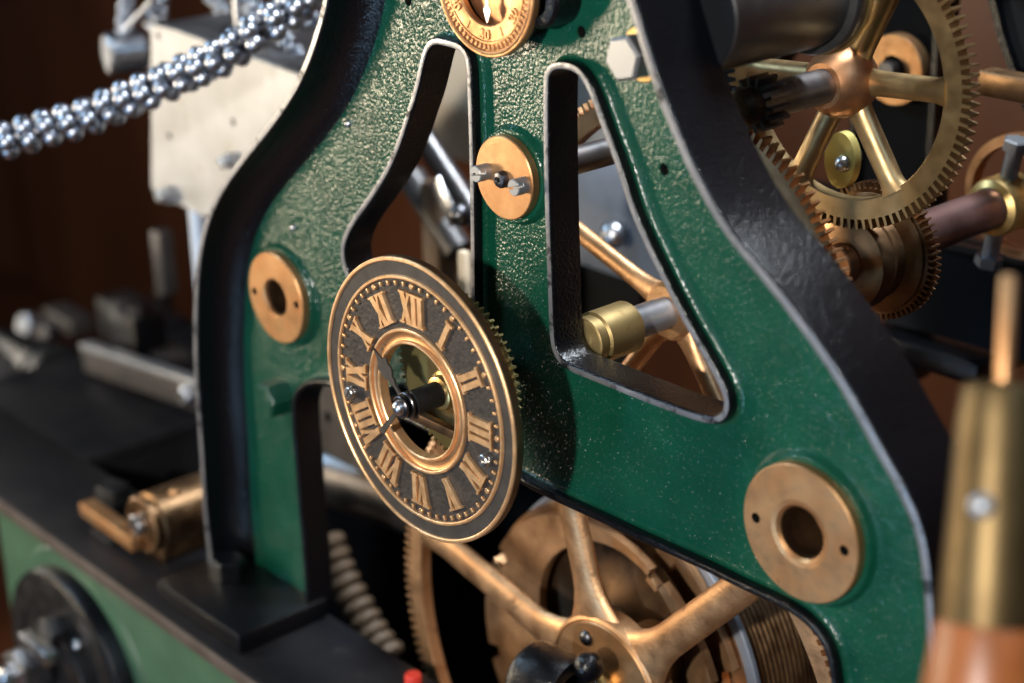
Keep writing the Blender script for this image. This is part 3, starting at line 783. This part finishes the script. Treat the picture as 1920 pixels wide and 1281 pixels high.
# pale brass lug behind the upper wheel
lg = thing('brass_lug', (100, 240, 104), 'pale brass oval lug with a steel bolt behind the upper train wheel', 'lug')
q = at(1578, 300, Y=235)
mb = MB(); sheet(mb, [Vector((q.x + 10.5 * math.cos(2 * PI * k / 40), q.z + 16 * math.sin(2 * PI * k / 40))) for k in range(40)], [], 233, 239); mb.build('plate', 'brass_pale', lg, angle=30)
dome(MB(), (q.x + 3, 233, q.z - 1), (0, -1, 0), 5, 5, 20).build('bolt', 'steel', lg)
rod(MB(), (q.x, 0, q.z), (0, 1, 0), 4, 239, 250, n=16).build('stem', 'steel_dark', lg)

# rear frame, seen between the wheels
rf = thing('rear_trestle', (9, 400, -250), 'dark rear clock frame standing behind the wheels', 'clock frame')
rr_ = MB()
mir = lambda P: [Vector((18 - p.x, p.y)) for p in P]
sheet(rr_, mir(outer), [mir(WL), mir(WR)], 398, 405).build('web_panel', 'rear_black', rf, smooth=False)
for loop in (mir(WL), mir(WR)): sweep(MB(), loop, [(0, 392), (0, 412), (4.6, 412), (4.6, 392), (0, 392)], True, 1).build('window_rim', 'black_paint', rf)
for P, s_ in ((mir(Lo), 1), (mir(Ro), -1)): sweep(MB(), P, [(0, 390), (0, 425), (6, 425), (6, 390), (0, 390)], False, s_).build('outer_rim', 'black_paint', rf)
for cx, cz, r in ((9, 114, 23), (-217, -14.5, 30), (214, -18, 34)):
    t = thing('rear_bearing', (cx, 392, cz), {9: 'bronze bearing plate on the rear frame behind the upper train wheel', -217: 'bronze bearing plate on the left leg of the rear frame', 214: 'bronze bearing plate on the right leg of the rear frame'}[cx], 'bearing plate')
    washer(MB(), (cx, 0, cz), (0, 1, 0), 9, r, 388, 397.5).build('flange', 'bronze_turned', t)
    rod(MB(), (cx, 0, cz), (0, 1, 0), 7, 380, 397, n=20).build('pivot', 'steel_dark', t)

# ================================================================== LEFT: plate box, rod and chains
YP = 150
bx = thing('plate_box', (-400, YP, 40), 'pale steel plate with drilled holes on a box behind the left leg', 'steel plate')
pl_px = [(283, 46), (330, 58), (560, 141), (640, 170), (640, 470), (380, 404), (291, 362), (284, 350)]
PP = trace(pl_px, YP)
holes = [circle2((at(x, y, Y=YP).x, at(x, y, Y=YP).z), 3.0, 16) for x, y in ((297, 68), (437, 229), (318, 256))]
mb = MB(); sheet(mb, PP, holes, YP, YP + 4); mb.build('front_plate', 'plate_steel', bx, angle=30)
A, B = at(286, 48, Y=YP), at(560, 141, Y=YP)
mb = MB(); mb.add([A + Vector((2, 4.2, 1)), B + Vector((0, 4.2, 1)), B + Vector((0, 90, 1)), A + Vector((2, 90, 1)),
                   A + Vector((2, 4.2, -3)), B + Vector((0, 4.2, -3)), B + Vector((0, 90, -3)), A + Vector((2, 90, -3))],
                  [(0, 1, 2, 3), (4, 5, 6, 7), (0, 1, 5, 4), (2, 3, 7, 6), (1, 2, 6, 5), (0, 3, 7, 4)])
mb.build('top_plate', 'grey_iron', bx, smooth=False)
box(MB(), (A.x + 3, YP + 46, 35), 4, 84, 140, b=.8).build('side_plate', 'grey_iron', bx)
for (x, y), s in (((313, 366), 1), ((430, 303), .9)):
    q = at(x, y, Y=YP - 6)
    hexhead(MB(), (q.x, YP - .1, q.z), (0, -1, 0), 8.0 * s, 8, .2).build('nut', 'steel', bx)
    rod(MB(), (q.x, YP, q.z), (0, -1, 0), 4.4 * s, 7, 15, n=16).build('stud', 'steel', bx)
q = at(352, 400, Y=YP + 12)
r2 = at(372, 740, Y=YP + 12)
q.x = -478
pr_ = thing('support_rod', (q.x, YP + 12, q.z), 'bright steel rod standing under the pale plate beside the left leg', 'rod')
rod(MB(), (q.x, YP + 12, 0), (0, 0, 1), 7.2, -248, q.z + 20, n=28).build('bar', 'rod_white', pr_)
# steel roller left of the plate
q = at(258, 95, Y=YP + 40)
sr = thing('steel_roller', q, 'short steel roller under the hanging bead chains left of the plate', 'roller')
lathe(MB(), [(15, -26), (17, -24), (17, 4), (15, 6)], q, (.3, 1, 0), n=36).build('drum', 'steel', sr)
lathe(MB(), [(22, 4), (23, 5), (23, 14), (22, 15)], q + Vector((4, 6, -12)), (.3, 1, 0), n=36).build('flange', 'steel_dark', sr)

def catmull(P, step):
    P = [Vector(p) for p in P]; out = []
    E = [P[0] * 2 - P[1]] + P + [P[-1] * 2 - P[-2]]
    for i in range(1, len(E) - 2):
        for k in range(24):
            t = k / 24; a, b, c, d = E[i - 1:i + 3]
            out.append(.5 * ((2 * b) + (c - a) * t + (2 * a - 5 * b + 4 * c - d) * t * t + (3 * b - a - 3 * c + d) * t ** 3))
    out.append(P[-1]); return resample(out, step, False)

def ico(r, sub=2):
    bm = bmesh.new(); bmesh.ops.create_icosphere(bm, subdivisions=sub, radius=r)
    vs = [v.co.copy() for v in bm.verts]; bm.verts.index_update(); fs = [[v.index for v in f.verts] for f in bm.faces]; bm.free()
    return vs, fs

def bead_rope(name, label, path, bead, ring, rows, per, joined, twist=.62, mt='bead_steel', group=None, slant=0):
    P = catmull(path, rows)
    t = thing(name, path[0], label, 'bead chain', group)
    vs, fs = ico(bead); proto = None; big = MB()
    prev = None
    tube(MB(), P, max(ring - bead * .5, bead * .4), n=10).build('core', 'steel_dark', t)
    for i, p in enumerate(P):
        tg = (P[min(i + 1, len(P) - 1)] - P[max(i - 1, 0)]).normalized()
        u = tg.orthogonal() if prev is None else prev - tg * prev.dot(tg)
        u.normalize(); prev = u; v = tg.cross(u)
        for k in range(per):
            a = 2 * PI * k / per + i * twist
            q = p + (u * math.cos(a) + v * math.sin(a)) * ring + tg * (slant * ring * math.cos(a - i * twist))
            if joined: big.add([x + q for x in vs], fs)
            else:
                if proto is None:
                    proto = MB().add([x + p * 0 for x in vs], fs).build('bead', mt, None)
                    proto.parent = t
                    o = proto
                else: o = dup(proto)
                o.location = q * S - t.location
    if joined:
        o = big.build('beads', mt, t); o['kind'] = 'stuff'
    return t
ch = [(-70, 286, 1178), (0, 266, 1180), (100, 240, 1180), (200, 205, 1178), (300, 161, 1170), (400, 116, 1155), (480, 64, 1140), (545, 20, 1150), (620, -50, 1190)]
bead_rope('bead_chain', 'thick rope of shiny round beads crossing in front of the pale plate', [ray(x, y - 2, d) for x, y, d in ch], 6.6, 7.6, 14.6, 5, False, twist=.34, slant=.22)
ex = [('thin bead chain hanging at the far left above the steel roller', [(245, -60, 190), (236, 30, 190), (232, 100, 190)], 3.4, 4.6),
      ('bead chain hanging just left of the plate corner', [(310, -60, 190), (300, 0, 190), (292, 48, 190)], 4.2, 5.4),
      ('bead chain slanting down to the middle of the thick bead rope', [(360, -60, 215), (410, 10, 215), (450, 66, 215), (470, 110, 215)], 3.2, 4.4),
      ('bead chain lying over the right end of the thick bead rope', [(430, -50, 190), (480, 20, 188), (525, 66, 186), (552, 105, 184), (590, 150, 184)], 3.8, 5.0),
      ('bead chain passing behind the rim at the top of the frame', [(520, -40, 260), (560, 20, 262), (610, 70, 265)], 6.0, 7.4)]
for lb, pth, b_, r_ in ex:
    bead_rope('bead_chain', lb, [at(x, y, Y=Y) for x, y, Y in pth], b_, r_, b_ * 2.1, 4, True, twist=PI / 4 + .1)
wr = thing('grey_wire', at(300, -20, Y=175), 'smooth grey wire slanting between the bead chains at the top left', 'wire')
tube(MB(), catmull([at(x, y, Y=178) for x, y in ((300, -40), (282, 6), (255, 35), (226, 66))], 3), 2.6, n=12).build('strand', 'steel', wr)
sp = thing('thin_spindle', at(450, 0, Y=170), 'thin straight steel spindle between the slanting bead chains', 'spindle')
rod(MB(), at(447, 40, Y=172), (0.02, 0, 1), 3.2, -14, 60, n=14).build('bar', 'steel', sp)

# ================================================================== THE BED
bed = thing('clock_bed', (-200, 60, -250), 'black topped iron bed under the clock with green side panel', 'clock bed')
BT = -250.0
def slab(nm, x0, x1, y0, y1, z0, z1, m, b=1.5): return box(MB(), ((x0 + x1) / 2, (y0 + y1) / 2, (z0 + z1) / 2), x1 - x0, y1 - y0, z1 - z0, b).build(nm, m, bed)
slab('front_rail', -760, 420, -8, 76, BT - 11, BT - .2, 'base_top', 1.2)
slab('edge_strip', -760, 420, -10.5, -8.3, BT - 11.5, BT - 1.2, 'base_edge', .8)
slab('left_rail', -760, -545, 76.3, 470, BT - 11, BT - .3, 'base_top')
slab('rear_rail', -544.7, 420, 372, 470, BT - 11, BT - .4, 'base_top')
slab('side_panel', -556, 420, -2, 4, BT - 330, BT - 11.8, 'green_plain', 1)
slab('inner_panel', -549.7, 420, 4.3, 9, BT - 330, BT - 11.8, 'base_top', 1)
slab('inner_end', -549.7, -545, 9.3, 460, BT - 330, BT - 11.8, 'base_top', 1)
slab('inner_back', -545, 420, 455, 460, BT - 330, BT - 11.8, 'base_top', 1)
slab('bed_floor', -545, 420, 9.3, 454, BT - 330, BT - 325, 'base_top', 1)
slab('end_panel', -556, -550, 4.3, 460, BT - 330, BT - 11.8, 'green_plain', 1)

fl = thing('side_flange', (-450, -4, -345), 'round black flange with big nut and studs on the green side panel', 'flange')
fcx, fcz = -431, -368
lathe(MB(), [(104, -2.2), (103, -3.6), (96, -5)], (fcx, 0, fcz), n=72).build('paint_ring', 'green_plain', fl)
lathe(MB(), [(91, -3), (91, -15), (89.5, -18), (86, -19.5)], (fcx, 0, fcz), n=72, caps=False).build('disc', 'black_paint', fl)
lathe(MB(), [(86, -19.4), (70, -19.5), (68, -17), (.01, -17)], (fcx, 0, fcz), n=72, caps=False).build('disc_face', 'black_iron', fl)
washer(MB(), (fcx, 0, fcz), (0, 1, 0), 30, 50, -27, -17, n=56).build('inner_ring', 'black_iron', fl)
q = at(106, 1178, Y=-24)
hexhead(MB(), (q.x, -17, q.z), (0, -1, 0), 11.5, 17, .2).build('nut', 'black_iron', fl)
q = at(140, 1212, Y=-20); dome(MB(), (q.x, -18, q.z), (0, -1, 0), 5, 4, 18).build('screw', 'steel', fl)
q = at(72, 1215, Y=-40)
box(MB(), q, 44, 12, 12, b=2.5).build('key_bar', 'steel', fl)
rod(MB(), (q.x, 0, q.z), (0, -1, 0), 5, 17, 36, n=20).build('stud', 'steel_dark', fl)
q = at(28, 1262, Y=-44)
hexhead(MB(), (q.x, -22, q.z), (0, -1, 0), 19, 24, .5).build('nut', 'steel', fl)
rod(MB(), (q.x, 0, q.z), (0, -1, 0), 9, 17, 58, b=2, n=24).build('stud', 'steel', fl)

# brass roller and its arm on the bed
ro = thing('brass_roller', (-367, 30, -226), 'bronze roller with a steel screw on the bed left of the foot', 'roller')
RC = at(268, 985, Y=24)
lathe(MB(), [(8, 23), (14, 23), (14.5, 24.5), (17, 24.5), (17, 22.5), (20.5, 22.5), (21.5, 23.5), (21.5, 27), (19.5, 28), (19.5, 30), (22.5, 31.5), (22.5, 84), (21, 86)], (RC.x, 0, RC.z), n=56).build('drum', 'bronze_dark', ro)
slotted(ro, (RC.x - 1, 24, RC.z + 1), 8, 7, turn=.9)
dome(MB(), (RC.x + 8, 48, RC.z + 20.5), (0, 0, 1), 4, 3.5, 18).build('oil_cap', 'bronze_turned', ro)
lg0 = -249.8
box(MB(), (RC.x, 56, (lg0 + RC.z - 14) / 2), 26, 50, RC.z - 14 - lg0, b=1).build('block', 'bronze_dark', ro)
am = thing('lever_arm', at(200, 985, Y=12), 'flat bronze lever bar lying on the bed beside the roller', 'lever')
a0, a1 = at(142, 952, Y=12), at(236, 1020, Y=12)
zc = (a0.z + a1.z) / 2
box(MB(), ((a0.x + a1.x) / 2, 22, zc - 3), (a1.x - a0.x) + 4, 13, 11, b=1.2, rot=Matrix.Rotation(-math.atan2(a1.z - a0.z, a1.x - a0.x), 3, 'Y')).build('bar', 'bronze_turned', am)
box(MB(), (a0.x + 28, 22, (lg0 + zc - 12.8) / 2), 30, 14, zc - 12.8 - lg0, b=.6).build('stand', 'black_iron', am)
nb = thing('square_nut', at(212, 925, Z=-232), 'black square nut on the bed behind the bronze lever bar', 'nut')
q = at(215, 945, Z=-246)
box(MB(), (q.x, q.y, -239.5), 20, 20, 20.5, b=2, rot=Matrix.Rotation(.3, 3, 'Z')).build('block', 'black_iron', nb)

# lever gear far left
lv = thing('strike_lever', at(250, 690, Y=210), 'long dark iron lever with a flat bright top edge at the left', 'lever')
a0, a1 = at(165, 648, Y=170), at(372, 716, Y=170)
dv = a1 - a0
ry = Matrix.Rotation(-math.atan2(dv.z, dv.x), 3, 'Y')
box(MB(), (a0 + a1) / 2 + Vector((0, 0, -12)), dv.length + 8, 12, 26, b=1.6, rot=ry).build('bar', 'dark_iron', lv)
box(MB(), (a0 + a1) / 2 + Vector((0, -1, 1)), dv.length + 8, 13, 5, b=1.4, rot=ry).build('top_edge', 'steel_grey', lv)
q = at(62, 676, Y=170)
lathe(MB(), [(9, -72), (13, -64), (19, -12), (25, 6), (28, 26), (22, 32)], q, (1, 0, -.06), n=36).build('knob', 'black_paint', lv)
lathe(MB(), [(28, 0), (32, 2), (32, 14), (28, 16)], q + Vector((38, 0, -3)), (1, 0, -.06), n=36).build('collar', 'black_iron', lv)
q = at(110, 742, Y=165)
box(MB(), q, 34, 14, 16, b=3).build('tongue', 'bronze_turned', lv)
rod(MB(), at(352, 742, Y=160), (0, -1, 0), 9, -6, 6, b=3, n=24).build('end_ball', 'steel', lv)
box(MB(), at(140, 800, Y=178), 26, 22, 150, b=2).build('pillar', 'black_iron', lv)
rk = thing('rear_rocker', at(200, 600, Y=300), 'dark rocker block with grey nuts behind the strike lever', 'rocker')
q = at(270, 615, Y=290)
box(MB(), q, 120, 40, 46, b=4).build('block', 'black_iron', rk)
q = at(130, 600, Y=280)
box(MB(), q, 62, 30, 20, b=3).build('block', 'dark_iron', rk)
for x, y, r, m_ in ((62, 612, 15, 'steel_grey'), (100, 628, 13, 'dark_iron'), (246, 585, 11, 'rope_tan'), (20, 664, 12, 'steel_dark')):
    q = at(x, y, Y=260); hexhead(MB(), q, (0, -1, .3), r, 14, .3).build('nut', m_, rk)
q = at(230, 740, Y=330)
q = at(308, 490, Y=230)
box(MB(), q, 16, 16, 60, b=3).build('post', 'dark_iron', rk)
q = at(316, 640, Y=330)
box(MB(), q, 14, 14, 120, b=3).build('post', 'black_iron', rk)
ft = thing('bracket_foot', at(30, 800, Y=120), 'black iron bracket with bright sloping edge at the left picture border', 'bracket')
q = at(20, 790, Y=110)
box(MB(), q, 16, 30, 120, b=3, rot=Matrix.Rotation(-.35, 3, 'Y')).build('leg', 'grey_iron', ft)
box(MB(), at(30, 848, Y=110), 90, 46, 18, b=3).build('foot', 'black_iron', ft)

# things seen below the arch at the left
bp_ = thing('drilled_plate', at(620, 775, Y=150), 'grey iron plate with one hole seen under the left of the arch', 'plate')
q = at(640, 790, Y=150)
pc = [Vector((q.x - 40, q.z - 34)), Vector((q.x + 60, q.z - 34)), Vector((q.x + 60, q.z + 40)), Vector((q.x - 40, q.z + 40))]
qh = at(615, 782, Y=150)
sheet(MB(), pc, [circle2((qh.x, qh.z), 4, 16)], 150, 156).build('plate', 'grey_iron', bp_, smooth=False)
sy = thing('steel_cylinder', at(660, 880, Y=180), 'dull steel cylinder lying under the left of the arch', 'cylinder')
q = at(640, 890, Y=185)
rod(MB(), q, (1, .2, 0), 26, -50, 90, b=2, n=36).build('barrel', 'steel_tube', sy)
rp = thing('tan_coil', at(650, 1100, Y=170), 'tan coil of stacked turns under the arch left of the large wheel', 'coil')
mb = MB(); pth = catmull([at(x, y, Y=150) for x, y in ((618, 1015), (640, 1075), (668, 1130), (705, 1195), (740, 1240))], 11)
for i in range(len(pth) - 1):
    d = (pth[i + 1] - pth[i]).normalized()
    m_ = MB(); lathe(m_, [(8, -5), (11.6, -2.8), (12.4, 0), (11.6, 2.8), (8, 5)], pth[i], d, n=20); m_.build('turn', 'rope_tan', rp)

# movement parts seen through the frame windows
cwp = thing('cream_panel', at(850, 220, Y=330), 'blurred cream panel behind the left window of the frame', 'panel')
q = at(862, 190, Y=300)
box(MB(), q, 60, 10, 90, b=3).build('panel', 'cream', cwp)
sb = thing('slanted_bar', at(830, 330, Y=240), 'grey steel bar slanting behind the left window of the frame', 'bar')
tube(MB(), [at(790, 250, Y=240), at(900, 420, Y=240)], 9, n=20).build('bar', 'steel_tube', sb)
tube(MB(), [at(770, 330, Y=260), at(860, 470, Y=260)], 11, n=20).build('bar', 'grey_iron', sb)
fb_ = thing('steel_fly_vane', at(830, 380, Y=200), 'small bright steel vane behind the left window', 'vane')
q = at(835, 378, Y=200)
box(MB(), q, 34, 3, 13, b=1, rot=Matrix.Rotation(.9, 3, 'Y')).build('blade', 'steel', fb_)
dome(MB(), at(862, 402, Y=190), (.6, -1, .2), 8, 8, 20).build('knob', 'steel_dark', fb_)
tp = thing('tan_post', at(825, 470, Y=260), 'tan wooden post behind the left window', 'post')
q = at(826, 470, Y=260); box(MB(), q, 20, 20, 110, b=3).build('post', 'rope_tan', tp)
wp = thing('white_strip', at(872, 520, Y=180), 'white upright strip behind the lower corner of the left window', 'strip')
q = at(872, 545, Y=180); box(MB(), q, 7, 6, 56, b=1).build('strip', 'cream', wp)
ws = thing('cross_shaft', at(1110, 290, Y=110), 'dark steel cross shaft behind the right window of the frame', 'shaft')
rod(MB(), at(1112, 292, Y=112), (0, 1, 0), 7.6, -28, 32, n=28).build('shaft', 'steel_tube', ws)
wg = thing('grey_casting', at(1160, 400, Y=330), 'blurred blue grey casting behind the right window of the frame', 'casting')
q = at(1165, 400, Y=330); box(MB(), q, 120, 30, 90, b=8).build('body', 'grey_blue', wg)
q = at(1110, 200, Y=330); box(MB(), q, 50, 14, 90, b=5).build('arm', 'plate_steel', wg)
dome(MB(), at(1150, 440, Y=310), (.6, -1, .3), 10, 8, 20).build('knob', 'steel', wg)

ip = thing('iron_post', at(1715, 560, Y=420), 'blue black iron post with a foot in the dark right background', 'post')
q = at(1715, 540, Y=420)
box(MB(), q, 22, 22, 130, b=2).build('column', 'black_paint', ip)
q = at(1775, 650, Y=410)
box(MB(), q, 90, 60, 16, b=3).build('foot', 'black_paint', ip)
cx_ = thing('bolted_bracket', at(250, 640, Z=-215), 'dark bracket with two bolts standing on the bed behind the lever', 'bracket')
q = at(262, 640, Z=-215)
box(MB(), q, 44, 34, 60, b=3).build('block', 'black_paint', cx_)
box(MB(), q + Vector((30, 10, -18)), 40, 30, 30, b=3).build('step', 'dark_iron', cx_)
for dx in (-12, 12): hexhead(MB(), q + Vector((dx, -8, 30)), (0, 0, 1), 7, 9, .3).build('bolt', 'dark_iron', cx_)

# ================================================================== FOREGROUND HANDLE
H0, H1 = ray(1890, 560, 600), ray(1862, 1150, 600)
hd = thing('wooden_handle', H1, 'out of focus wooden handle with brass ferrule in the right foreground', 'handle')
D = (H1 - H0).normalized(); LH = (H1 - H0).length
k6 = LH / (1150 - 560)
tt = lambda py: (py - 560) * k6
lathe(MB(), [(2.2, tt(515)), (3.0, tt(522)), (3.0, tt(722))], H0, D, n=24).build('rod', 'bronze_turned', hd)
lathe(MB(), [(4.2, tt(715)), (10, tt(718)), (13.4, tt(726)), (14.2, tt(745)), (14.6, tt(765)), (15.2, tt(785)), (18.4, tt(1150)), (18.4, tt(1166))], H0, D, n=48).build('ferrule', 'brass_aged', hd)
lathe(MB(), [(18.0, tt(1160)), (19.4, tt(1180)), (22.5, tt(1290)), (24, tt(1500))], H0, D, n=48).build('grip', 'handle_wood', hd)
sc_ = ray(1830, 950, 582)
out = (sc_ - (H0 + D * (sc_ - H0).dot(D))).normalized()
mb = MB(); dome(mb, H0 + D * (sc_ - H0).dot(D) + out * 16.3, out, 4.6, 3.2, 20); mb.build('ferrule_screw', 'steel_grey', hd)

# ================================================================== THE ROOM BEHIND
def wall(nm, c, sx, sy, sz, m):
    o = box(MB(), c, sx, sy, sz, b=2).build(nm, m); o['kind'] = 'structure'; return o
wall('back_wall', (-2600, 1305, 100), 11000, 10, 5600, 'wall_wood')
wall('floor', (-2600, 200, -1105), 11000, 3000, 10, 'wall_wood')
